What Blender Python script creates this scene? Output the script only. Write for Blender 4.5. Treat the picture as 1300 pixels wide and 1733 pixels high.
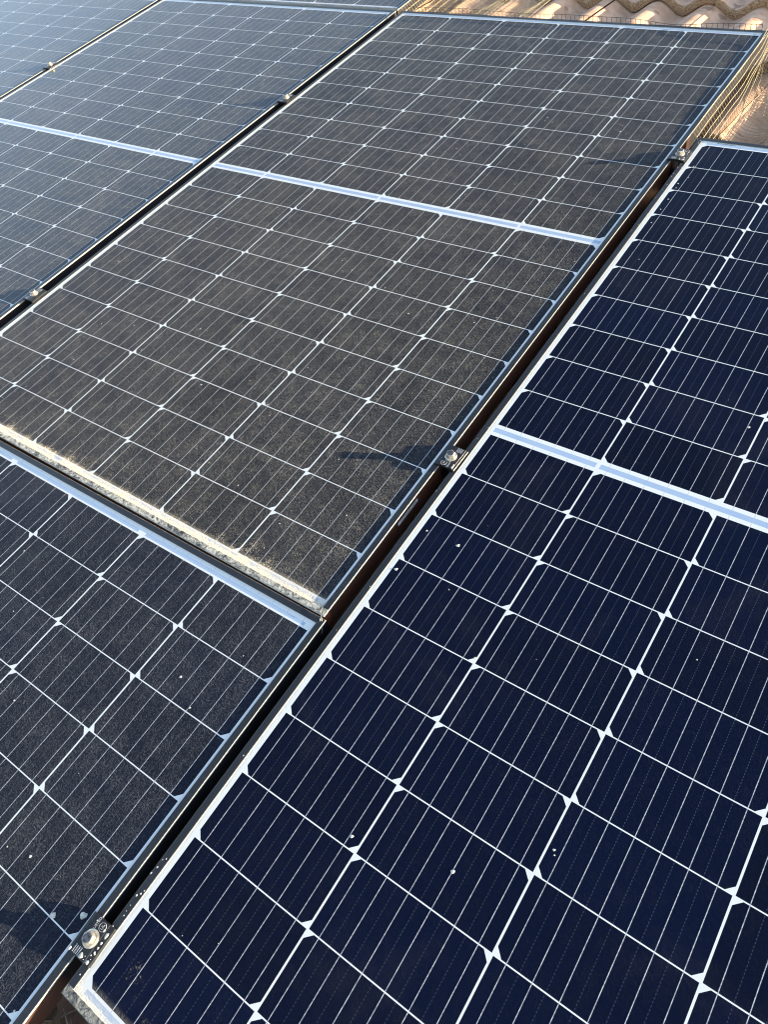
import bpy, bmesh, math, random
from mathutils import Matrix, Vector, noise
random.seed(11)
S = bpy.context.scene
for o in list(bpy.data.objects):
    bpy.data.objects.remove(o)
COL = S.collection
PI = math.pi

# ------------------------------------------------------------------ camera, sky, sun, exposure
TILT = math.radians(17.82)                       # pitch of the roof the panels lie on
TM = Matrix.Translation((0, 0, 3.2)) @ Matrix.Rotation(TILT, 4, 'X')

cam = bpy.data.objects.new('camera', bpy.data.cameras.new('camera'))
COL.objects.link(cam)
Rc = ((0.810506, 0.557578, -0.179406), (0.362344, -0.717997, -0.594296), (-0.460138, 0.416592, -0.784044))
C0 = (1.4772846, -0.2778983, 0.8210171)
m = Matrix.Identity(4)
for i in range(3):
    m[i][0] = Rc[0][i]; m[i][1] = -Rc[1][i]; m[i][2] = -Rc[2][i]; m[i][3] = C0[i]
cam.matrix_world = TM @ m
cam.data.sensor_fit = 'HORIZONTAL'; cam.data.sensor_width = 36.0
cam.data.lens = 36.0 * 1228.43 / 1300.0
cam.data.clip_start = 0.02; cam.data.clip_end = 3000
S.camera = cam

# direction to the sun, first along the panels, then in the world
az, el = math.radians(22.5), math.radians(4.85)
SUN = (TM.to_3x3() @ Vector((math.cos(el)*math.cos(az), math.cos(el)*math.sin(az), math.sin(el)))).normalized()
W = bpy.data.worlds.new("World"); S.world = W; W.use_nodes = True
nt = W.node_tree
sky = nt.nodes.new('ShaderNodeTexSky'); sky.sky_type = 'NISHITA'; sky.sun_disc = False
sky.sun_elevation = math.asin(SUN.z); sky.sun_rotation = math.atan2(SUN.x, SUN.y)
sky.air_density = 1.0; sky.dust_density = 0.8; sky.ozone_density = 1.5
hs = nt.nodes.new('ShaderNodeHueSaturation'); hs.inputs['Saturation'].default_value = 0.85
nt.links.new(sky.outputs[0], hs.inputs['Color']); nt.links.new(hs.outputs[0], nt.nodes['Background'].inputs[0])
nt.nodes['Background'].inputs[1].default_value = 0.12
sl = bpy.data.lights.new('sun', 'SUN'); sl.energy = 5.0; sl.angle = math.radians(0.53); sl.color = (1.0, 0.815, 0.55)
so = bpy.data.objects.new('sun', sl); COL.objects.link(so)
so.rotation_euler = SUN.to_track_quat('Z', 'Y').to_euler(); so.location = (0, 0, 20)
S.view_settings.view_transform = 'Standard'; S.view_settings.look = 'None'
S.view_settings.exposure = 2.1; S.view_settings.gamma = 1.0
S.view_settings.use_curve_mapping = False
S.cycles.max_bounces = 6
S.cycles.filter_width = 1.1

# ------------------------------------------------------------------ node helpers
class NT:
    def __init__(s, name):
        s.m = bpy.data.materials.new(name); s.m.use_nodes = True
        s.t = s.m.node_tree; s.t.nodes.clear()
        s.out = s.t.nodes.new('ShaderNodeOutputMaterial')
    def n(s, typ, props=None, **ins):
        nd = s.t.nodes.new(typ)
        for k, v in (props or {}).items(): setattr(nd, k, v)
        for k, v in ins.items():
            key = int(k[1:]) if k[0] == '_' else k.replace('__', ' ')
            s.set(nd, key, v)
        return nd
    def set(s, nd, key, v):
        if isinstance(v, bpy.types.Node): v = v.outputs[0]
        if isinstance(v, bpy.types.NodeSocket): s.t.links.new(v, nd.inputs[key])
        else: nd.inputs[key].default_value = v
    def math(s, op, a, b=0.0, c=0.0, clamp=False):
        return s.n('ShaderNodeMath', {'operation': op, 'use_clamp': clamp}, _0=a, _1=b, _2=c).outputs[0]
    def mul(s, a, b): return s.math('MULTIPLY', a, b)
    def add(s, a, b): return s.math('ADD', a, b)
    def sub(s, a, b): return s.math('SUBTRACT', a, b)
    def lt(s, a, b): return s.math('LESS_THAN', a, b)
    def fract(s, a): return s.math('FRACT', a)
    def step(s, v, lo, hi):                      # smooth 0..1 ramp between lo and hi
        return s.n('ShaderNodeMapRange', {'interpolation_type': 'SMOOTHSTEP'}, _0=v, _1=lo, _2=hi, _3=0.0, _4=1.0).outputs[0]
    def noise(s, vec, scale, detail=2.0, rough=0.5, dist=0.0):
        return s.n('ShaderNodeTexNoise', None, Vector=vec, Scale=scale, Detail=detail, Roughness=rough, Distortion=dist).outputs[0]
    def mixc(s, f, a, b):
        nd = s.n('ShaderNodeMix', {'data_type': 'RGBA'})
        s.set(nd, 0, f); s.set(nd, 6, a); s.set(nd, 7, b)
        return nd.outputs[2]
    def attr(s, name):
        return s.n('ShaderNodeAttribute', {'attribute_type': 'OBJECT', 'attribute_name': name}).outputs['Fac']
    def pos(s): return s.n('ShaderNodeNewGeometry').outputs['Position']
    def obj(s):
        o = s.n('ShaderNodeTexCoord').outputs['Object']
        x = s.n('ShaderNodeSeparateXYZ', None, _0=o)
        return o, x.outputs[0], x.outputs[1], x.outputs[2]
    def bump(s, h, strength, dist):
        return s.n('ShaderNodeBump', None, Height=h, Strength=strength, Distance=dist).outputs[0]
    def pr(s, **k): return s.n('ShaderNodeBsdfPrincipled', None, **k)
    def done(s, sh):
        s.t.links.new(sh.outputs[0], s.out.inputs[0]); s.m.cycles.use_bump_map_correction = False; return s.m

UL, LIP = -0.0163, 0.0096
A, B, G = 0.168, 0.0842792, 0.0215335            # cell pitch across, along, and the extra gap at mid panel
HG, RG = 0.00115, 0.0007                          # half gaps between columns and rows
CUT = 0.0080                                     # corner cut of a cell

def dust_layers(s, white=False):
    """curly fibres and grains of dry dust lying on the glass: coverage 0..1 and its relief"""
    p = s.pos()
    warp = s.n('ShaderNodeTexNoise', None, Vector=p, Scale=90.0, Detail=2.0)
    wv = s.n('ShaderNodeVectorMath', {'operation': 'MULTIPLY_ADD'}, _0=warp.outputs[1], _1=(0.012, 0.012, 0.012), _2=p).outputs[0]
    f1 = s.noise(wv, 190.0, 1.0, 0.5)
    fib = s.math('SUBTRACT', 1.0, s.mul(s.math('ABSOLUTE', s.sub(f1, 0.5)), 16.0), 0, True)
    f2 = s.noise(wv, 330.0, 1.0, 0.5)
    fib2 = s.math('SUBTRACT', 1.0, s.mul(s.math('ABSOLUTE', s.sub(f2, 0.47)), 13.0), 0, True)
    grain = s.noise(p, 520.0, 2.0, 0.7)
    patch = s.noise(p, 38.0, 3.0, 0.6)
    broad = s.noise(p, 2.2, 3.0, 0.6)
    pm = s.step(patch, 0.36, 0.68)
    cov = s.add(s.mul(fib, 1.0), s.mul(fib2, 0.65))
    cov = s.mul(cov, s.add(0.35, s.mul(pm, 0.8)))
    cov = s.add(cov, s.mul(s.step(grain, 0.46, 0.68), 0.9))
    cov = s.mul(s.add(cov, 0.26), s.add(0.66, s.mul(s.step(s.noise(p, 11.0, 5.0, 0.65, 0.8), 0.25, 0.75), 0.52)))
    cov = s.mul(cov, s.add(0.7, s.mul(broad, 0.6)))
    h = s.add(grain, s.mul(fib, 0.6))
    return p, cov, h

def glass_material(name, kind):
    s = NT(name)
    o, x, y, z = s.obj()
    dust, dirt = s.attr('dust'), s.attr('dirt')
    p, cov, h = dust_layers(s)
    if kind == 'cell':
        fx = s.fract(s.math('DIVIDE', s.sub(x, HG), 0.0275))
        bus = s.lt(s.math('ABSOLUTE', s.sub(fx, 0.5)), 0.015)
        mid = s.math('ABSOLUTE', s.sub(s.fract(s.add(fx, 0.5)), 0.5))
        dash = s.mul(s.lt(mid, 0.012), s.lt(s.fract(s.math('DIVIDE', y, 0.0036)), 0.55))
        inner = s.mul(s.lt(x, 0.157), s.lt(0.011, x))
        dash = s.mul(dash, inner)
        fing = s.lt(s.fract(s.math('DIVIDE', y, 0.00123)), 0.27)
        cell = s.n('ShaderNodeCombineXYZ', None, _0=s.attr('seed'), _1=s.math('FLOOR', s.math('DIVIDE', y, B)))
        wn = s.n('ShaderNodeTexWhiteNoise', {'noise_dimensions': '2D'}, Vector=cell).outputs[0]
        base = s.mixc(wn, (0.0002, 0.0010, 0.0056, 1), (0.0006, 0.0022, 0.0125, 1))
        base = s.mixc(s.mul(fing, 0.62), base, (0.0056, 0.0145, 0.056, 1))
        base = s.mixc(s.attr('grey'), base, s.mixc(fing, (0.0016, 0.0020, 0.0036, 1), (0.012, 0.015, 0.026, 1)))
        base = s.mixc(s.mul(dash, 0.28), base, (0.16, 0.18, 0.24, 1))
        bn = s.noise(p, 420.0, 1.0)
        busc = s.mixc(s.step(bn, 0.35, 0.65), (0.26, 0.28, 0.32, 1), (0.48, 0.49, 0.52, 1))
        base = s.mixc(bus, base, busc)
    elif kind == 'sheet':
        fx = s.fract(s.math('DIVIDE', s.sub(s.math('MODULO', s.add(x, 1.68), A), HG), 0.0275))
        bus = s.lt(s.math('ABSOLUTE', s.sub(fx, 0.5)), 0.019)
        base = s.mixc(s.mul(bus, 0.45), (0.66, 0.68, 0.69, 1), (0.35, 0.37, 0.40, 1))
    else:                                         # tinned ribbon under the glass, the sky's blue reflection in its colour
        rn = s.noise(p, 30.0, 2.0)
        base = s.mixc(rn, (0.27, 0.38, 0.55, 1), (0.37, 0.46, 0.60, 1))
    bs = s.pr(Base__Color=base, Roughness=0.55, **{'Specular__IOR__Level': 0.0})
    s.set(bs, 'Coat Weight', 1.0); s.set(bs, 'Coat Roughness', 0.10); s.set(bs, 'Coat IOR', s.attr('gloss'))
    # ragged dried mud along the lower edge of the panel
    ld = s.attr('lower')
    edge = s.sub(y, s.attr('edge'))
    mudn = s.noise(p, 45.0, 5.0, 0.7, 0.6)
    mudb = s.noise(p, 9.0, 2.0, 0.5)
    reach = s.add(0.008, s.mul(s.step(mudb, 0.38, 0.66), 0.045))
    mud = s.step(s.sub(s.add(mudn, s.mul(cov, 0.13)), s.math('DIVIDE', edge, s.mul(reach, 3.2))), 0.42, 0.74)
    rim = s.math('SUBTRACT', 1.0, s.math('DIVIDE', s.add(edge, -0.004), 0.014), 0, True)
    mud = s.mul(mud, s.mul(ld, dirt))
    rimw = s.mul(s.mul(rim, s.step(mudn, 0.15, 0.5)), s.mul(ld, dirt))
    k = s.mul(s.mul(cov, 0.27), dust)
    film = s.mul(s.step(s.noise(p, 5.5, 5.0, 0.62, 1.2), 0.50, 0.78), 0.016)
    k = s.add(k, film)
    if kind != 'cell': k = s.mul(k, 0.55)
    k = s.math('ADD', k, s.add(s.mul(mud, 0.42), s.mul(rimw, 0.60)), 0, True)
    if kind == 'sheet':
        lef = s.math('SUBTRACT', 1.0, s.math('DIVIDE', s.sub(x, UL+LIP-0.001), 0.0055), 0, True)
        k = s.add(k, s.mul(s.mul(lef, s.lt(x, 0.0)), s.add(0.25, s.mul(mudn, 0.7))))
    k = s.math('MINIMUM', k, 0.93)
    dcol = s.mixc(s.noise(p, 60.0, 3.0), (0.195, 0.198, 0.188, 1), (0.305, 0.322, 0.318, 1))
    dcol = s.mixc(s.attr('cool'), dcol, s.mixc(s.noise(p, 60.0, 3.0), (0.16, 0.185, 0.235, 1), (0.27, 0.305, 0.37, 1)))
    mm = s.math('ADD', mud, rimw, 0, True)
    dcol = s.mixc(mm, dcol, (0.50, 0.455, 0.37, 1))
    dd = s.n('ShaderNodeBsdfDiffuse', None, Color=dcol, Roughness=1.0, Normal=s.bump(h, 1.0, 0.010))
    mx = s.n('ShaderNodeMixShader', None, Fac=k)
    s.t.links.new(bs.outputs[0], mx.inputs[1]); s.t.links.new(dd.outputs[0], mx.inputs[2])
    return s.done(mx)

def frame_material():
    s = NT('black_anodised_frame')
    o, x, y, z = s.obj()
    p = s.pos()
    gr = s.noise(p, 260.0, 3.0, 0.7); lo = s.noise(p, 14.0, 3.0)
    base = s.mixc(lo, (0.008, 0.010, 0.014, 1), (0.018, 0.020, 0.024, 1))
    bs = s.pr(Base__Color=base, Roughness=s.add(0.26, s.mul(lo, 0.2)))
    dust, dirt = s.attr('dust'), s.attr('dirt')
    low = s.lt(y, -0.0106)
    streak = s.noise(p, 95.0, 4.0, 0.7, 1.5)
    cake = s.mul(s.mul(s.step(streak, 0.34, 0.62), low), s.mul(dirt, 0.95))
    nz = s.n('ShaderNodeSeparateXYZ', None, _0=s.n('ShaderNodeTexCoord').outputs['Normal']).outputs[2]
    side = s.lt(s.math('ABSOLUTE', nz), 0.6)
    rimd = s.mul(s.mul(side, s.lt(-0.0034, z)), s.add(0.35, s.mul(gr, 0.5)))  # rim dust, kept pale to paint in the bright sunlit edge line
    deep = s.mul(s.mul(side, s.lt(z, -0.0034)), s.mul(s.mul(s.attr('tile_glow'), s.lt(y, 1.255)), s.add(0.4, s.mul(lo, 1.1))))  # brown reflection of the tiles, painted on the walls facing the gap
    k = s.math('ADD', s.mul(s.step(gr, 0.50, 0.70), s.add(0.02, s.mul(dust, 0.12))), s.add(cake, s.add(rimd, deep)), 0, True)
    dcol = s.mixc(low, (0.20, 0.18, 0.15, 1), (0.42, 0.43, 0.41, 1))
    dcol = s.mixc(side, dcol, (0.52, 0.53, 0.50, 1))
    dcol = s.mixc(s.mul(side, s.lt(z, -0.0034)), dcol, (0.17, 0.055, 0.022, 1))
    dd = s.n('ShaderNodeBsdfDiffuse', None, Color=dcol, Roughness=1.0, Normal=s.bump(gr, 1.0, 0.003))
    mx = s.n('ShaderNodeMixShader', None, Fac=k)
    s.t.links.new(bs.outputs[0], mx.inputs[1]); s.t.links.new(dd.outputs[0], mx.inputs[2])
    return s.done(mx)

def simple(name, c1, c2=None, scale=40.0, rough=0.6, metal=0.0, bumps=0.0, bd=0.001, spec=0.5):
    s = NT(name); p = s.pos()
    n = s.noise(p, scale, 4.0, 0.6)
    col = s.mixc(s.step(n, 0.35, 0.65), c1, c2 or c1)
    b = s.pr(Base__Color=col, Roughness=rough, Metallic=metal, **{'Specular__IOR__Level': spec})
    if bumps: s.set(b, 'Normal', s.bump(n, bumps, bd))
    return s.done(b)

def tile_material():
    s = NT('concrete_roof_tile')
    o, x, y, z = s.obj(); p = s.pos()
    fine = s.noise(o, 420.0, 3.0, 0.7); mid = s.noise(o, 26.0, 4.0, 0.6); blot = s.noise(o, 21.0, 1.0, 0.4)
    base = s.mixc(s.step(mid, 0.3, 0.7), (0.46, 0.28, 0.185, 1), (0.64, 0.42, 0.30, 1))
    base = s.mixc(s.mul(s.step(fine, 0.5, 0.75), 0.25), base, (0.22, 0.14, 0.10, 1))
    base = s.mixc(s.mul(s.step(blot, 0.66, 0.69), 0.6), base, (0.20, 0.12, 0.08, 1))
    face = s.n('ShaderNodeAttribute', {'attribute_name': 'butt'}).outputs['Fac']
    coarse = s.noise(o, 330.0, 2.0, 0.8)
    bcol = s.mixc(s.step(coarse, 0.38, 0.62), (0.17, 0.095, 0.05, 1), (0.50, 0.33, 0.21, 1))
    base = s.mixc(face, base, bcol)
    h = s.add(s.mul(fine, s.add(0.25, s.mul(face, 0.9))), s.mul(mid, 0.5))
    b = s.pr(Base__Color=base, Roughness=0.9, Normal=s.bump(h, 0.5, 0.003), **{'Specular__IOR__Level': 0.3})
    return s.done(b)

M_CELL = glass_material('silicon_cell_under_glass', 'cell')
M_SHEET = glass_material('white_backsheet_under_glass', 'sheet')
M_RIB = glass_material('tinned_ribbon_under_glass', 'ribbon')
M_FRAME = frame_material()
M_TILE = tile_material()
M_CLAMP = simple('black_anodised_clamp', (0.007, 0.008, 0.011, 1), (0.016, 0.016, 0.017, 1), 220, 0.30)
M_STEEL = simple('stainless_steel', (0.30, 0.28, 0.25, 1), (0.62, 0.58, 0.50, 1), 160, 0.42, 0.75, 0.15, 0.0006)
M_RAIL = simple('dark_anodised_rail', (0.035, 0.022, 0.016, 1), (0.075, 0.045, 0.030, 1), 30, 0.45)
M_WIRE = simple('galvanised_mesh_wire', (0.26, 0.215, 0.13, 1), (0.38, 0.32, 0.21, 1), 90, 0.65)
M_WIREDARK = simple('dark_mesh_wire', (0.035, 0.03, 0.025, 1), (0.06, 0.05, 0.04, 1), 90, 0.6)
M_BOLTTOP = simple('bolt_top_sky_dark', (0.05, 0.05, 0.06, 1), (0.16, 0.15, 0.16, 1), 300, 0.45, 0.6)  # darker than the steel: reflection of dark sky put into the colour
M_CHALK = simple('dried_mineral_spots', (0.40, 0.39, 0.35, 1), (0.60, 0.59, 0.54, 1), 300, 0.8)
M_INK = simple('engraved_marking', (0.42, 0.43, 0.45, 1), (0.6, 0.6, 0.6, 1), 300, 0.6)
M_BLACK = simple('printed_black', (0.02, 0.02, 0.02, 1), None, 50, 0.6)
M_LABEL = simple('silver_label', (0.80, 0.80, 0.80, 1), (0.88, 0.88, 0.86, 1), 200, 0.45)
M_LEAF = simple('dry_leaf', (0.13, 0.075, 0.04, 1), (0.28, 0.19, 0.11, 1), 70, 0.8)
M_TWIG = simple('dry_twig', (0.16, 0.12, 0.09, 1), (0.30, 0.25, 0.20, 1), 70, 0.8)
M_FELT = simple('roof_underlay', (0.05, 0.025, 0.015, 1), (0.09, 0.05, 0.03, 1), 20, 0.9)
M_GROUND = simple('ground_gravel', (0.20, 0.17, 0.13, 1), (0.30, 0.26, 0.21, 1), 3, 0.95)

# ------------------------------------------------------------------ object helpers
def mk(name, verts, faces, mat, parent=None, smooth=False, loc=None):
    me = bpy.data.meshes.new(name); me.from_pydata([tuple(v) for v in verts], [], faces); me.update()
    if mat: me.materials.append(mat)
    if smooth:
        for f in me.polygons: f.use_smooth = True
    o = bpy.data.objects.new(name, me); COL.objects.link(o)
    if parent: o.parent = parent
    if loc: o.location = loc
    return o
def root(name, label, cat, M, group=None):
    o = bpy.data.objects.new(name, None); COL.objects.link(o); o.empty_display_size = 0.05
    o.matrix_world = TM @ M; o['label'] = label; o['category'] = cat
    if group: o['group'] = group
    return o
def kids(o): return [c for c in bpy.data.objects if c.parent == o]
def copy_tree(o, parent=None):
    c = o.copy(); COL.objects.link(c); c.parent = parent
    for ch in kids(o): copy_tree(ch, c)
    return c
class MB:
    def __init__(s): s.v = []; s.f = []
    def add(s, vs, fs):
        n = len(s.v); s.v += [Vector(v) for v in vs]; s.f += [tuple(i+n for i in f) for f in fs]
    def quad(s, a, b, c, d): s.add([a, b, c, d], [(0, 1, 2, 3)])
    def box(s, x0, x1, y0, y1, z0, z1):
        s.add([(x0,y0,z0),(x1,y0,z0),(x1,y1,z0),(x0,y1,z0),(x0,y0,z1),(x1,y0,z1),(x1,y1,z1),(x0,y1,z1)],
              [(0,3,2,1),(4,5,6,7),(0,1,5,4),(1,2,6,5),(2,3,7,6),(3,0,4,7)])
    def extrude_y(s, prof, y0, y1):               # closed x-z profile run along y
        n = len(prof)
        s.add([(x, y0, z) for x, z in prof] + [(x, y1, z) for x, z in prof],
              [(i, (i+1) % n, (i+1) % n + n, i+n) for i in range(n)] + [tuple(range(n))[::-1], tuple(range(n, 2*n))])
    def tube(s, pts, r, sides=4, closed=False):
        pts = [Vector(p) for p in pts]; n = len(pts); vs = []; fs = []
        for i, p in enumerate(pts):
            t = (pts[min(i+1, n-1)] - pts[max(i-1, 0)])
            if t.length < 1e-9: t = Vector((0, 0, 1))
            t.normalize()
            a = t.cross(Vector((0, 0, 1)) if abs(t.z) < 0.9 else Vector((1, 0, 0))).normalized(); b = t.cross(a)
            rr = r[i] if isinstance(r, (list, tuple)) else r
            for k in range(sides):
                q = 2*PI*k/sides + 0.4
                vs.append(p + (a*math.cos(q) + b*math.sin(q))*rr)
        for i in range(n-1):
            for k in range(sides):
                fs.append((i*sides+k, i*sides+(k+1) % sides, (i+1)*sides+(k+1) % sides, (i+1)*sides+k))
        fs.append(tuple(range(sides))[::-1]); fs.append(tuple(range((n-1)*sides, n*sides)))
        s.add(vs, fs)
    def lathe(s, c, prof, sides=24, hexa=None):
        vs = []; fs = []
        for r, z in prof:
            for k in range(sides):
                q = 2*PI*k/sides
                rr = r
                if hexa and z >= hexa: rr = r*math.cos(PI/6)/math.cos(((q + 0.3) % (PI/3)) - PI/6)*1.04
                vs.append((c[0]+rr*math.cos(q), c[1]+rr*math.sin(q), c[2]+z))
        for i in range(len(prof)-1):
            for k in range(sides):
                fs.append((i*sides+k, i*sides+(k+1) % sides, (i+1)*sides+(k+1) % sides, (i+1)*sides+k))
        fs.append(tuple(range((len(prof)-1)*sides, len(prof)*sides)))
        s.add(vs, fs)
    def blob(s, c, rx, ry, h, rot=0.0, n=9):
        vs = [(c[0], c[1], c[2]+h)]; ca, sa = math.cos(rot), math.sin(rot)
        for ring, (q, hh) in enumerate(((0.62, 0.85), (1.0, 0.0))):
            for k in range(n):
                t = 2*PI*k/n; w = 1 + 0.16*math.sin(3*t+c[0]*900)+0.08*math.sin(5*t+c[1]*700)
                a, b = rx*q*w*math.cos(t), ry*q*w*math.sin(t)
                vs.append((c[0]+a*ca-b*sa, c[1]+a*sa+b*ca, c[2]+h*hh))
        fs = [(0, 1+k, 1+(k+1) % n) for k in range(n)] + [(1+k, 1+n+k, 1+n+(k+1) % n, 1+(k+1) % n) for k in range(n)]
        s.add(vs, fs)
    def obj(s, name, mat, parent=None, smooth=False, loc=None):
        return mk(name, s.v, s.f, mat, parent, smooth, loc)

# ------------------------------------------------------------------ ground far below and the tiled roof
g = MB(); g.quad((-1500, -1500, 0), (1500, -1500, 0), (1500, 1500, 0), (-1500, 1500, 0))
go = g.obj('ground', M_GROUND); go['kind'] = 'structure'

PER = 0.1475; U0 = 0.5486; V0 = 2.092; EXPO = 0.345; THK = 0.026; HUMP = 0.036; ZP = -0.122; SKEW = math.radians(-3.0)
def hump(x):
    c = 0.5 - 0.5*math.cos(2*PI*(x - U0)/PER)
    return HUMP*c**0.85
def tile_z(x, y):                                 # surface height in the roof's own (skewed) grid
    t = ((y - V0) / EXPO) % 1.0
    return ZP + THK*(1-t) + hump(x)
def roof():
    r = root('tiled_roof', 'pinkish tan concrete tile roof of rolling humps beneath the solar array', 'roof',
             Matrix.Translation((U0, V0, 0)) @ Matrix.Rotation(SKEW, 4, 'Z') @ Matrix.Translation((-U0, -V0, 0)))
    V = []; F = []; butt = []
    NU = 24
    for kv in range(-13, 5):
        for ku in range(-11, 10):
            x0 = U0 - 0.058 + ku*2*PER; y0 = V0 + kv*EXPO
            near = (-1.0 < x0 < 1.7 and y0 > 0.9) or (x0 > 0.5 and y0 < 0)
            nu = NU if near else 12
            rnd = random.Random(kv*97+ku*13)
            dz = rnd.uniform(-0.0015, 0.0015); dy = rnd.uniform(-0.002, 0.002); tw = rnd.uniform(-0.004, 0.004)
            rows = [(y0+0.0015, -THK+0.001, 1), (y0-0.0005, -THK*0.55, 1), (y0, -0.004, 1), (y0+0.002, -0.001, 1), (y0+0.005, 0.0, 0), (y0+0.12, 0, 0), (y0+0.24, 0, 0), (y0+EXPO+0.04, -0.001, 0)]
            base = len(V)
            for (yy, dzz, bt) in rows:
                for i in range(nu+1):
                    x = x0 + 0.0010 + (2*PER-0.0020)*i/nu
                    t = (yy - y0)/EXPO
                    h = ZP + THK*(1-t) + hump(x) + dzz + dz + tw*(x-x0-PER)
                    wob = 0.0025*noise.noise(Vector((x*60, kv*3.1, 0))) if dzz < -0.002 else 0
                    V.append((x, yy + dy + wob, h))
                    butt.append(1.0 if bt else 0.0)
            n = nu+1
            for j in range(len(rows)-1):
                for i in range(nu):
                    F.append((base+j*n+i, base+j*n+i+1, base+(j+1)*n+i+1, base+(j+1)*n+i))
    o = mk('tile_surface', V, F, M_TILE, r, True)
    at = o.data.attributes.new('butt', 'FLOAT', 'POINT')
    at.data.foreach_set('value', butt)
    d = MB(); d.box(-3.0, 3.6, -2.3, 3.6, ZP-0.09, ZP-0.045)
    d.obj('roof_deck', M_FELT, r)
    return r
roof()

# ------------------------------------------------------------------ solar panel
UL, UR = -0.0163, 1.0205                          # outer frame edges across
VB, VT = -0.0208, 2*10*B + G + 0.0235             # outer frame edges along
LIP = 0.0096; ZG = -0.0017
IL, IR, IB, IT = UL+LIP, UR-LIP, VB+LIP, VT-LIP    # inner edge of the lip = edge of what shows of the laminate

def string_mesh(chamfer_top):
    V = []; F = []
    for j in range(10):
        x0, x1, y0, y1 = HG, A-HG, j*B+RG, (j+1)*B-RG
        n = len(V)
        if chamfer_top: pts = [(x0,y0),(x1,y0),(x1,y1-CUT),(x1-CUT,y1),(x0+CUT,y1),(x0,y1-CUT)]
        else: pts = [(x0,y0+CUT),(x0+CUT,y0),(x1-CUT,y0),(x1,y0+CUT),(x1,y1),(x0,y1)]
        V += [(x, y, ZG) for x, y in pts]; F.append(tuple(range(n, n+6)))
    me = bpy.data.meshes.new('cell_string'); me.from_pydata(V, [], F); me.materials.append(M_CELL); me.update()
    return me
ME_BOT, ME_TOP = string_mesh(False), string_mesh(True)

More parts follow.
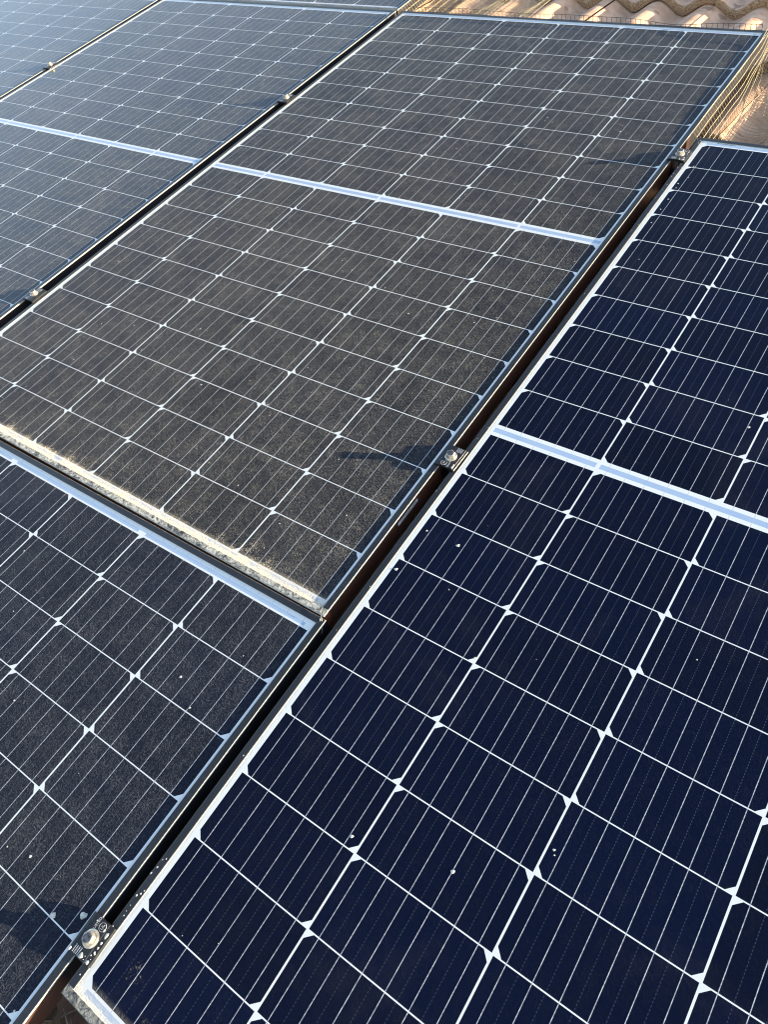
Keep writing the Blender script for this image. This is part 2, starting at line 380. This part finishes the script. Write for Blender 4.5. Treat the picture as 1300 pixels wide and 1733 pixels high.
def panel(label, u, v, rot, dust, dirt, specks, gloss=1.25, tile_glow=0.04):
    r = root('solar_panel', label, 'solar panel', Matrix.Translation((u, v, 0)) @ Matrix.Rotation(rot, 4, 'Z'), 'solar panels of the rooftop array')
    pid = random.random()*50
    def tagp(o, lower=0.0, edge=IB):
        o['dust'] = float(dust); o['dirt'] = float(dirt); o['lower'] = float(lower); o['edge'] = float(edge); o['seed'] = float(pid); o['gloss'] = float(gloss); o['tile_glow'] = float(tile_glow); o['grey'] = 0.0 if dust < 0.1 else 0.5; o['cool'] = 1.0 if 0.1 < dust < 0.3 else 0.0
        return o
    # backsheet: everything between and around the cells, cut so that nothing overlaps
    b = MB()
    def q(x0, x1, y0, y1): b.quad((x0,y0,ZG),(x1,y0,ZG),(x1,y1,ZG),(x0,y1,ZG))
    def tri(*p): b.add([(x, y, ZG) for x, y in p], [(0, 1, 2)])
    X0, X1 = IL-0.004, IR+0.004
    Y0, YE = RG, 20*B+G-RG
    RW = 0.0089                                  # ribbon width mid panel
    mid0, mid1 = 10*B-RG, 10*B+G+RG
    mc = (mid0+mid1)/2
    tr0, tr1 = YE+0.0030, YE+0.0080              # ribbon at the top edge
    br0, br1 = Y0-0.0080, Y0-0.0030
    gap = 0.003
    midpieces = [(HG, A-gap), (A+gap, 3*A-gap), (3*A+gap, 5*A-gap), (5*A+gap, 6*A-HG)]
    endpieces = [(HG+0.004, 2*A-0.008), (2*A+0.008, 4*A-0.008), (4*A+0.008, 6*A-0.010)]
    def band(y0, y1, pieces, r0, r1):            # a white band with ribbon pieces let into it
        q(X0, X1, y0, r0); q(X0, X1, r1, y1)
        xs = [X0] + [e for p in pieces for e in p] + [X1]
        for i in range(0, len(xs), 2): q(xs[i], xs[i+1], r0, r1)
    band(mid0, mid1, midpieces, mc-RW/2, mc+RW/2)
    band(YE, IT+0.004, endpieces, tr0, tr1)
    band(IB-0.004, Y0, endpieces, br0, br1)
    for half in (0, 1):
        oy = half*(10*B+G)
        q(X0, HG, oy+RG, oy+10*B-RG); q(6*A-HG, X1, oy+RG, oy+10*B-RG)
        for c in range(1, 6): q(c*A-HG, c*A+HG, oy+RG, oy+10*B-RG)
        for c in range(6):
            x0, x1 = c*A+HG, (c+1)*A-HG
            top = (c % 2 == 1) if half == 0 else (c % 2 == 0)
            for j in range(10):
                y0, y1 = oy+j*B+RG, oy+(j+1)*B-RG
                if j: q(x0, x1, y0-2*RG, y0)
                if top: tri((x0,y1),(x0,y1-CUT),(x0+CUT,y1)); tri((x1,y1),(x1-CUT,y1),(x1,y1-CUT))
                else: tri((x0,y0),(x0+CUT,y0),(x0,y0+CUT)); tri((x1,y0),(x1,y0+CUT),(x1-CUT,y0))
    tagp(b.obj('backsheet', M_SHEET, r), 1.0)
    for nm, pieces, r0, r1, lo in (('centre_ribbon', midpieces, mc-RW/2, mc+RW/2, 0.0), ('end_ribbon', endpieces, tr0, tr1, 0.0), ('end_ribbon', endpieces, br0, br1, 1.0)):
        w = MB()
        for x0, x1 in pieces: w.quad((x0,r0,ZG),(x1,r0,ZG),(x1,r1,ZG),(x0,r1,ZG))
        tagp(w.obj(nm, M_RIB, r), lo)
    for half in (0, 1):
        for c in range(6):
            top = (c % 2 == 1) if half == 0 else (c % 2 == 0)
            o = bpy.data.objects.new('cell_string', ME_TOP if top else ME_BOT); COL.objects.link(o)
            o.parent = r; o.location = (c*A, half*(10*B+G), 0)
            tagp(o, 1.0 if half == 0 else 0.0, IB); o['seed'] = float(pid + c*3.7 + half*1.9)
    # frame: lip, outer wall and bottom flange swept round the edge, mitred at the corners
    prof = [(0, -0.035), (0, -0.0009), (0.0003, -0.0003), (0.0009, 0), (LIP-0.0005, 0), (LIP, -0.0005), (LIP, -0.0032), (0.0018, -0.0050), (0.0018, -0.0335), (0.028, -0.0335), (0.028, -0.035)]
    f = MB(); e = 0.00012
    n = len(prof)
    cs = [((UL, VB), (1, 1)), ((UR, VB), (-1, 1)), ((UR, VT), (-1, -1)), ((UL, VT), (1, -1))]
    for i in range(4):
        (ax, ay), (asx, asy) = cs[i]; (bx, by), (bsx, bsy) = cs[(i+1) % 4]
        d = Vector((bx-ax, by-ay)).normalized()*e
        va = [(ax+asx*t+d.x, ay+asy*t+d.y, z) for t, z in prof]; vb = [(bx+bsx*t-d.x, by+bsy*t-d.y, z) for t, z in prof]
        f.add(va+vb, [(k, k+n, (k+1) % n+n, (k+1) % n) for k in range(n)] + [tuple(range(n)), tuple(range(n, 2*n))[::-1]])
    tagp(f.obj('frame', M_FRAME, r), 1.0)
    # dried specks on the glass
    sp = MB(); rnd = random.Random(int(pid*1000))
    for k in range(specks):
        R_ = rnd.choice((0.0004, 0.0005, 0.0006, 0.0008, 0.0011))
        sp.blob((rnd.uniform(0, 6*A), rnd.uniform(0, 20*B), ZG+0.00002), R_*rnd.uniform(0.8, 1.3), R_, 0.0003, rnd.random()*3, 7)
    for (pu, pv, rr) in EXTRA.get(label, []):
        loc = Matrix.Rotation(-rot, 4, 'Z') @ Vector((pu-u, pv-v, 0))
        sp.blob((loc.x, loc.y, ZG+0.00002), rr, rr*0.8, rr*0.3, 0.5, 11)
    o = sp.obj('dried_specks', M_CHALK, r, True); o['kind'] = 'stuff'
    return r

LM = 'brown dusty solar panel in the middle of the picture, mud line along its lower edge'
LR = 'clean dark navy solar panel at the right, free of dust'
LL = 'dusty solar panel at the lower left, below the muddy edge of the middle panel'
LT = 'grey dusty solar panel left of the middle one, across the narrow black gap'
LTT = 'pale sky reflecting solar panel in the top left corner of the picture'
LT2 = 'solar panel at the very top edge, showing only a sliver of its lower edge'
EXTRA = {
 LR: [(1.1195, 0.1587, .0028), (1.0646, 0.0866, .0026), (1.2131, -0.2214, .0022), (1.324, -0.1923, .0024), (1.2234, 0.0264, .0016), (1.4462, 0.1502, .0010),
      (1.4014, -0.1186, .0015), (1.404, -0.123, .0010), (1.0735, 1.10, .0014), (1.064, 1.075, .0015), (1.066, 1.06, .0012), (1.069, 1.14, .0013), (1.0665, 1.02, .0015),
      (1.0662, 0.985, .0014), (1.067, 0.94, .0013), (1.068, 0.16, .0016), (1.38, 0.52, .0022), (1.09, 0.83, .0011)],
 LL: [(0.9041, -0.1854, .0020), (0.9025, -0.4422, .0020), (0.976, -0.4664, .0038), (1.0068, -0.4464, .0044), (0.945, -0.21, .0016), (0.72, -0.33, .0014)],
 LM: [(0.3266, 0.4209, .0013), (0.6836, 0.2557, .0016), (0.5339, 0.2432, .0018), (0.78, 0.55, .0016), (0.60, 0.62, .0015), (0.42, 0.36, .0017), (0.70, 1.25, .0018), (0.66, 1.36, .0016), (0.88, 1.23, .0022)],
}
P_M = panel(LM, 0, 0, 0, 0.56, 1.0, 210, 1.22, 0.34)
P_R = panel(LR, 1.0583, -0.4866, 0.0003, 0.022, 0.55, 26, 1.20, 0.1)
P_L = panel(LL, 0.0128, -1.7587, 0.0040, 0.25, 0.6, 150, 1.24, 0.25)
P_T = panel(LT, -1.0698, 0.0039, -0.0051, 0.50, 0.5, 140, 1.40)
P_TT = panel(LTT, -2.118, 0.0, 0.0, 0.50, 0.4, 60, 1.46)
P_T2 = panel(LT2, -1.0608, 1.7620, -0.0051, 0.40, 0.25, 30, 1.36)

# a silver sticker with dark print on the side of the middle panel's frame
def sticker():
    st = MB(); x = UR+0.0002
    y0, y1, z0, z1 = 0.1545, 0.2065, -0.0150, -0.0085
    st.add([(x, y0, z0), (x, y1, z0), (x, y1, z1), (x, y0, z1)], [(0, 1, 2, 3)])
    o = st.obj('serial_label', M_LABEL, P_M)
    bars = MB(); rnd = random.Random(4); y = y0+0.006
    while y < y1-0.006:
        w = rnd.choice((0.0004, 0.0007, 0.0011)); bars.add([(x+0.0001, y, z0+0.0013), (x+0.0001, y+w, z0+0.0013), (x+0.0001, y+w+0.0004, z1-0.0013), (x+0.0001, y+0.0004, z1-0.0013)], [(0, 1, 2, 3)])
        y += w + rnd.choice((0.0006, 0.0009, 0.0015))
    bars.obj('printed_bars', M_BLACK, o)
    lb = MB(); rnd = random.Random(8); xx = 0.024                     # small dark barcode in the clean panel's top margin
    while xx < 0.060:
        w = rnd.choice((0.0004, 0.0006, 0.001)); yy = 20*B+G+0.0098
        lb.quad((xx, yy, ZG+0.0001), (xx+w, yy, ZG+0.0001), (xx+w, yy+0.0024, ZG+0.0001), (xx, yy+0.0024, ZG+0.0001)); xx += w+rnd.choice((0.0004, 0.0008))
    lb.obj('barcode', M_BLACK, P_R)
sticker()

# dried drops on the frame of the clean panel next to the near clamp
def frame_drops():
    d = MB(); rnd = random.Random(3)
    spots = [(-0.0120, 0.020, .0038, .0060), (-0.0125, 0.036, .0020, .0030), (-0.0100, 0.046, .0016, .0020), (-0.0135, 0.050, .0014, .0014)]
    for x, y, a, b_ in spots: d.blob((x, y, 0.00003), a, b_, 0.0005, 0.2, 11)
    for k in range(30):
        v = rnd.choice((rnd.uniform(0.0, 0.16), rnd.uniform(1.55, 1.72), rnd.uniform(1.45, 1.72)))
        rr = rnd.uniform(.0004, .0011); d.blob((rnd.uniform(UL+0.001, IL-0.001), v, 0.00003), rr, rr*1.2, 0.0003, 0, 7)
    for k in range(16):
        v = rnd.uniform(0.2, 1.7); rr = rnd.uniform(.0003, .0008); d.blob((rnd.uniform(UL+0.001, IL-0.001), v, 0.00003), rr, rr*1.2, 0.0003, 0, 7)
    o = d.obj('dried_drops', M_CHALK, P_R, True); o['kind'] = 'stuff'
frame_drops()

# ------------------------------------------------------------------ rails under the frames
def rail(label, u0, u1, v, grp='mounting rails under the panels'):
    r = root('mounting_rail', label, 'rail', Matrix.Translation((u0, v, -0.0352)), grp)
    m_ = MB(); L = u1-u0; w = 0.019; h = 0.030
    prof = [(-w, -h), (w, -h), (w, 0), (0.006, 0), (0.006, -0.004), (0.012, -0.004), (0.012, -0.012), (-0.012, -0.012), (-0.012, -0.004), (-0.006, -0.004), (-0.006, 0), (-w, 0)]
    m_.extrude_y(prof, 0, L)
    m_.v = [Vector((v_.y, -v_.x, v_.z)) for v_ in m_.v]
    m_.obj('rail_profile', M_RAIL, r)
    return r
rail('dark mounting rail under the clamp halfway up the gap beside the clean panel', -2.20, 2.15, 0.285)
rail('dark mounting rail under the far clamp beside the top corner of the clean panel', -2.20, 2.15, 1.163)
rail('dark mounting rail under the nearest clamp at the bottom left', -0.10, 2.15, -0.4525)
rail('dark mounting rail under the panel at the very top edge', -1.2, -0.02, 2.15)

# ------------------------------------------------------------------ mid clamps
def text_mesh(body, size, name, mat, parent, M):
    cu = bpy.data.curves.new(name, 'FONT'); cu.body = body; cu.size = size; cu.align_x = 'CENTER'; cu.align_y = 'CENTER'; cu.extrude = 0.00004
    t = bpy.data.objects.new(name, cu); COL.objects.link(t)
    bpy.context.view_layer.update()
    me = bpy.data.meshes.new_from_object(t.evaluated_get(bpy.context.evaluated_depsgraph_get()))
    bpy.data.objects.remove(t); me.materials.clear(); me.materials.append(mat)
    me.transform(M)
    o = bpy.data.objects.new(name, me); COL.objects.link(o); o.parent = parent
    return o
def make_clamp():
    r = root('mid_clamp', '', 'clamp', Matrix.Identity(4), 'mid clamps holding neighbouring panels')
    p = MB()
    prof = [(-0.0172, 0.0002), (-0.0172, 0.0024), (-0.0166, 0.0032), (-0.0140, 0.0038), (-0.0136, 0.0048), (0.0090, 0.0048), (0.0097, 0.0041), (0.0160, 0.0032), (0.0172, 0.0018), (0.0172, 0.0002)]
    p.extrude_y(prof, -0.0205, 0.0205)
    p.obj('clamp_plate', M_CLAMP, r)
    for sx in (-1, 1):
        l = MB(); x0, x1 = sorted((sx*0.0078, sx*0.0060))
        l.box(x0, x1, -0.0195, 0.0195, -0.026, 0.0001)
        l.obj('clamp_leg', M_CLAMP, r)
    b = MB()
    b.lathe((0, 0, 0.0048), [(0.0093, 0), (0.0093, 0.0010), (0.0078, 0.0020)], 32)
    b.obj('flange_washer', M_STEEL, r, False)
    b = MB()
    b.lathe((0, 0, 0.0062), [(0.0064, 0), (0.0066, 0.0004), (0.0066, 0.0064), (0.0060, 0.0071), (0.0055, 0.0071)], 36, 0.0003)
    b.obj('bolt_head', M_STEEL, r, False)
    b2 = MB(); b2.lathe((0, 0, 0.0129), [(0.0054, 0), (0.0054, 0.0003), (0.0040, 0.0006)], 24); b2.obj('added_bolt_top_disc', M_BOLTTOP, r)  # disc added on the head to carry the painted dark reflection
    s = MB(); s.tube([(0, 0, -0.045), (0, 0, 0.004)], 0.0040, 12); s.obj('bolt_shank', M_STEEL, r, True)
    # stamped lettering and the round mark
    Z = 0.0049
    text_mesh('LISTED', 0.0040, 'stamped_lettering', M_INK, r, Matrix.Translation((-0.0045, 0.0145, Z)) @ Matrix.Rotation(PI/2, 4, 'Z'))
    ring = MB(); N = 28
    for rr in (0.0043,):
        ring.tube([(0.0035+rr*math.cos(2*PI*k/N), 0.0145+rr*math.sin(2*PI*k/N), Z) for k in range(N+1)], 0.00018, 4)
    ring.obj('round_mark', M_INK, r)
    text_mesh('UL', 0.0044, 'stamped_lettering', M_INK, r, Matrix.Translation((0.0035, 0.0145, Z)) @ Matrix.Rotation(PI/2, 4, 'Z'))
    st = MB(); rnd = random.Random(2)
    for row in range(4):
        y = -0.0192
        while y < -0.0115:
            w = rnd.uniform(0.0006, 0.0011); x = -0.0105+row*0.0026
            st.quad((x, y, Z), (x+0.0013, y, Z), (x+0.0013, y+w, Z), (x, y+w, Z)); y += w+0.0005
    st.obj('stamped_lines', M_INK, r)
    return r
CL = make_clamp()
def place(o, u, v, rz, label, zt=0.0):
    o.matrix_world = TM @ Matrix.Translation((u, v, zt)) @ Matrix.Rotation(rz, 4, 'Z'); o['label'] = label
    return o
proto = CL
place(CL, 1.0350, -0.4550, 0.03, 'nearest black clamp at the bottom left, spotted with white dried drops')
c2 = copy_tree(proto); place(c2, 1.0312, 0.2872, PI-0.02, 'black clamp halfway up the gap between the dusty and the clean panel')
c3 = copy_tree(proto); place(c3, 1.0320, 1.1650, -0.03, 'black clamp by the upper corner of the clean panel, close to the netting')
c4 = copy_tree(proto); place(c4, -0.0318, 0.2935, 0.01, 'small clamp at the left edge of the picture in the narrow gap')
c5 = copy_tree(proto); place(c5, -0.0270, 1.1770, 0.02, 'small clamp near the top in the gap left of the middle panel')
c6 = copy_tree(proto); place(c6, -1.0890, 1.1850, 0.0, 'smallest, farthest clamp, in the gap at the top left')
def drops(parent, seed, n, big):
    d = MB(); rnd = random.Random(seed)
    for x, y, a, b_ in big: d.blob((x, y, 0.0049 if x < 0.009 else 0.0040), a, b_, 0.0006, 0, 11)
    for k in range(n):
        x, y = rnd.uniform(-0.013, 0.0085), rnd.uniform(-0.019, 0.019)
        if math.hypot(x, y) < 0.010: continue
        rr = rnd.uniform(.0003, .0007); d.blob((x, y, 0.00485), rr, rr, 0.0003, 0, 7)
    for k in range(n//2):
        rr = rnd.uniform(.0004, .001); d.blob((rnd.uniform(0.010, 0.0145), rnd.uniform(-0.019, 0.019), 0.0038), rr, rr, 0.0004, 0, 7)
    o = d.obj('dried_drops', M_CHALK, parent, True); o['kind'] = 'stuff'
drops(CL, 5, 8, [(0.0128, 0.0110, .0019, .0032), (0.0130, 0.0030, .0013, .0016), (0.0130, -0.0020, .0012, .0014), (0.0128, -0.0070, .0011, .0013), (0.0020, -0.0168, .0026, .0030),
              (0.0122, -0.0175, .0022, .0020), (0.0075, 0.0130, .0012, .0014), (-0.0145, -0.0185, .0018, .0022)])
drops(c2, 6, 5, [(-0.0125, 0.0170, .0018, .0022), (-0.012, 0.0125, .0012, .0016)])
drops(c3, 7, 16, [(0.0125, -0.0160, .0022, .0030), (0.0120, -0.009, .0014, .0014), (0.0122, 0.012, .0014, .0020), (0.006, -0.018, .0012, .0016)])

# ------------------------------------------------------------------ wire netting round the edges
CELL = 0.0127
def roof_at(u, v):
    c, s_ = math.cos(-SKEW), math.sin(-SKEW)
    x = U0 + (u-U0)*c - (v-V0)*s_; y = V0 + (u-U0)*s_ + (v-V0)*c
    return tile_z(x, y)
def drape(d, u0, v, ztop, bulge, flare=0.0):
    """height profile of netting hanging off a frame edge and spreading over the tiles; d = distance along the wire"""
    w1 = 0.050 + ztop; rad = 0.030; L2 = rad*PI/2*0.95
    if flare: u0 = u0 + flare*min(d, 0.10)/0.10
    if d < w1:
        t = d/w1
        return (u0 + 0.0015 + bulge*math.sin(PI*t*0.9)*0.9, ztop - d*(1-0.1*min(1, flare/0.05)))
    if d < w1+L2:
        a = (d-w1)/rad
        return (u0 + 0.0015 + bulge*0.28 + rad*(1-math.cos(a)), ztop - w1 - rad*math.sin(a))
    a = L2/rad
    return (u0 + 0.0015 + bulge*0.28 + rad*(1-math.cos(a)) + (d-w1-L2)*0.985, ztop - w1 - rad*math.sin(a))
def net_side(name_label, u0, v0, v1, reach, ztf, seed, clampv=None):
    r = root('wire_netting', name_label, 'netting', Matrix.Translation((u0, v0, 0)), 'wire netting closing the gap under the array')
    m_ = MB()
    def P(s_, d):
        v = v0 + s_
        bl = 0.008 + 0.009*noise.noise(Vector((v*4.0, seed, 0))) + 0.002*noise.noise(Vector((v*12, seed+4, 0)))
        fl = 0.046*min(1.0, max(0.0, (1.70-v)/0.22)) if u0 > 0.5 else 0.03
        u, z = drape(d, 0.0, v, ztf(v), bl, fl)
        lay = max(0.0, d-0.085)
        vv = v + 0.010*noise.noise(Vector((v*4, d*9, seed))) + lay*0.10*noise.noise(Vector((v*3, seed+2, 1)))
        uu = u0 + u + 0.0025*noise.noise(Vector((v*6, d*10, seed+7)))
        if d > 0.085:
            k = min(1.0, (d-0.085)/0.03)
            zr = 0.55*roof_at(uu, vv) + 0.45*(-0.080) + 0.012 + 0.003*noise.noise(Vector((v*7, d*7, seed+9)))
            zr = max(zr, roof_at(uu, vv)+0.002)
            z = z*(1-k) + zr*k
        return (uu-u0, vv-v0, z)
    ns = int((v1-v0)/CELL); nd = int(reach/CELL)
    for i in range(ns+1):
        m_.tube([P(i*CELL, d*CELL/2) for d in range(2*nd+1)], 0.00064, 4)
    for j in range(nd+1):
        m_.tube([P(i*CELL/2, j*CELL) for i in range(2*ns+1)], 0.00064, 4)
    o = m_.obj('wire_grid', M_WIRE, r)
    return r
def zt_main(v):
    t = min(1.0, max(0.0, (v-1.655)/0.10))
    return 0.0012 + 0.0150*t*t*(3-2*t)
net_side('netting hanging from the dusty panel and fanning over tiles at the right edge', UR, 1.262, 1.80, 0.36, zt_main, 1.3)
net_side('netting hanging from the frame end of the topmost panel onto the tiles', -0.0365, 1.748, 2.42, 0.40, lambda v: 0.0005, 8.1)
def net_top():
    r = root('wire_netting', 'thin black wire netting rising along the top edge of the middle dusty panel', 'netting', Matrix.Translation((0, VT, 0)), 'wire netting closing the gap under the array')
    m_ = MB()
    def ht(u):
        t = 0.0105 + 0.0055*noise.noise(Vector((u*4.2, 3.3, 0)))
        dip = math.exp(-((u-0.80)/0.085)**2)
        return t*(1-0.95*dip) + 0.0005
    def P(u, d):
        z = ht(u) - d
        return (u, 0.0025 + 0.0035*math.sin(min(1.0, d/0.10)*PI) + 0.002*noise.noise(Vector((u*9, d*12, 5))), z)
    nu = int(1.015/CELL)
    for i in range(nu+1):
        m_.tube([P(i*CELL+0.001*noise.noise(Vector((i*.7, 0, 0))), d*CELL) for d in range(9)], 0.00070, 4)
    for j in range(8):
        m_.tube([P(i*CELL/2, j*CELL) for i in range(2*nu+1)], 0.00070, 4)
    m_.obj('wire_grid', M_WIREDARK, r)
net_top()

# ------------------------------------------------------------------ small things
def corner_wire():
    r = root('tie_wire', 'thin bent tie wire poking out between the corners of the two dusty panels', 'wire', Matrix.Translation((UR-0.006, VB-0.001, 0.001)))
    m_ = MB()
    m_.tube([(-0.004, 0.010, 0.0005), (0.000, 0.004, 0.0012), (0.0035, -0.001, 0.0010), (0.0060, -0.0035, 0.0006), (0.0105, -0.010, -0.004), (0.0150, -0.018, -0.010)], 0.00045, 6)
    m_.tube([(0.003, 0.000, 0.0008), (0.0050, -0.0050, 0.0004), (0.0090, -0.0125, -0.0050), (0.0125, -0.0190, -0.0120)], 0.00035, 6)
    m_.obj('wire_strand', M_STEEL, r, True)
corner_wire()
def litter():
    rnd = random.Random(21)
    r = root('leaf_litter', 'heap of dry brown leaves and twigs on the tiles under the bottom left corner', 'leaf litter', Matrix.Translation((0.99, -0.56, -0.085)))
    r['kind'] = 'stuff'
    m_ = MB()
    for k in range(70):
        cx, cy, cz = rnd.uniform(-0.10, 0.16), rnd.uniform(-0.11, 0.03), rnd.uniform(-0.004, 0.030)
        L = rnd.uniform(0.010, 0.026); w = L*rnd.uniform(0.25, 0.45); a = rnd.random()*PI*2; tip = rnd.uniform(-0.3, 0.5)
        ca, sa = math.cos(a), math.sin(a); pts = []
        for t, ww in ((0, 0), (0.3, 0.8), (0.6, 1.0), (0.85, 0.6), (1.0, 0)):
            for sgn in (-1, 1):
                x, y = (t-0.5)*L*2, sgn*w*ww; z = tip*(t-0.5)*L + 0.35*abs(y)
                pts.append((cx+x*ca-y*sa, cy+x*sa+y*ca, cz+z))
        m_.add(pts, [(2*i, 2*i+2, 2*i+3, 2*i+1) for i in range(4)])
    m_.obj('leaves', M_LEAF, r)['kind'] = 'stuff'
    t_ = MB()
    for k in range(26):
        x, y, z = rnd.uniform(-0.10, 0.14), rnd.uniform(-0.10, 0.02), rnd.uniform(0.0, 0.035); a = rnd.random()*PI; pts = []
        for i in range(5):
            pts.append((x, y, z)); x += 0.014*math.cos(a); y += 0.014*math.sin(a); z += rnd.uniform(-.003, .003); a += rnd.uniform(-.5, .5)
        t_.tube(pts, [0.0011, 0.0010, 0.0009, 0.0007, 0.0004], 5)
    t_.obj('twigs', M_TWIG, r)['kind'] = 'stuff'
litter()
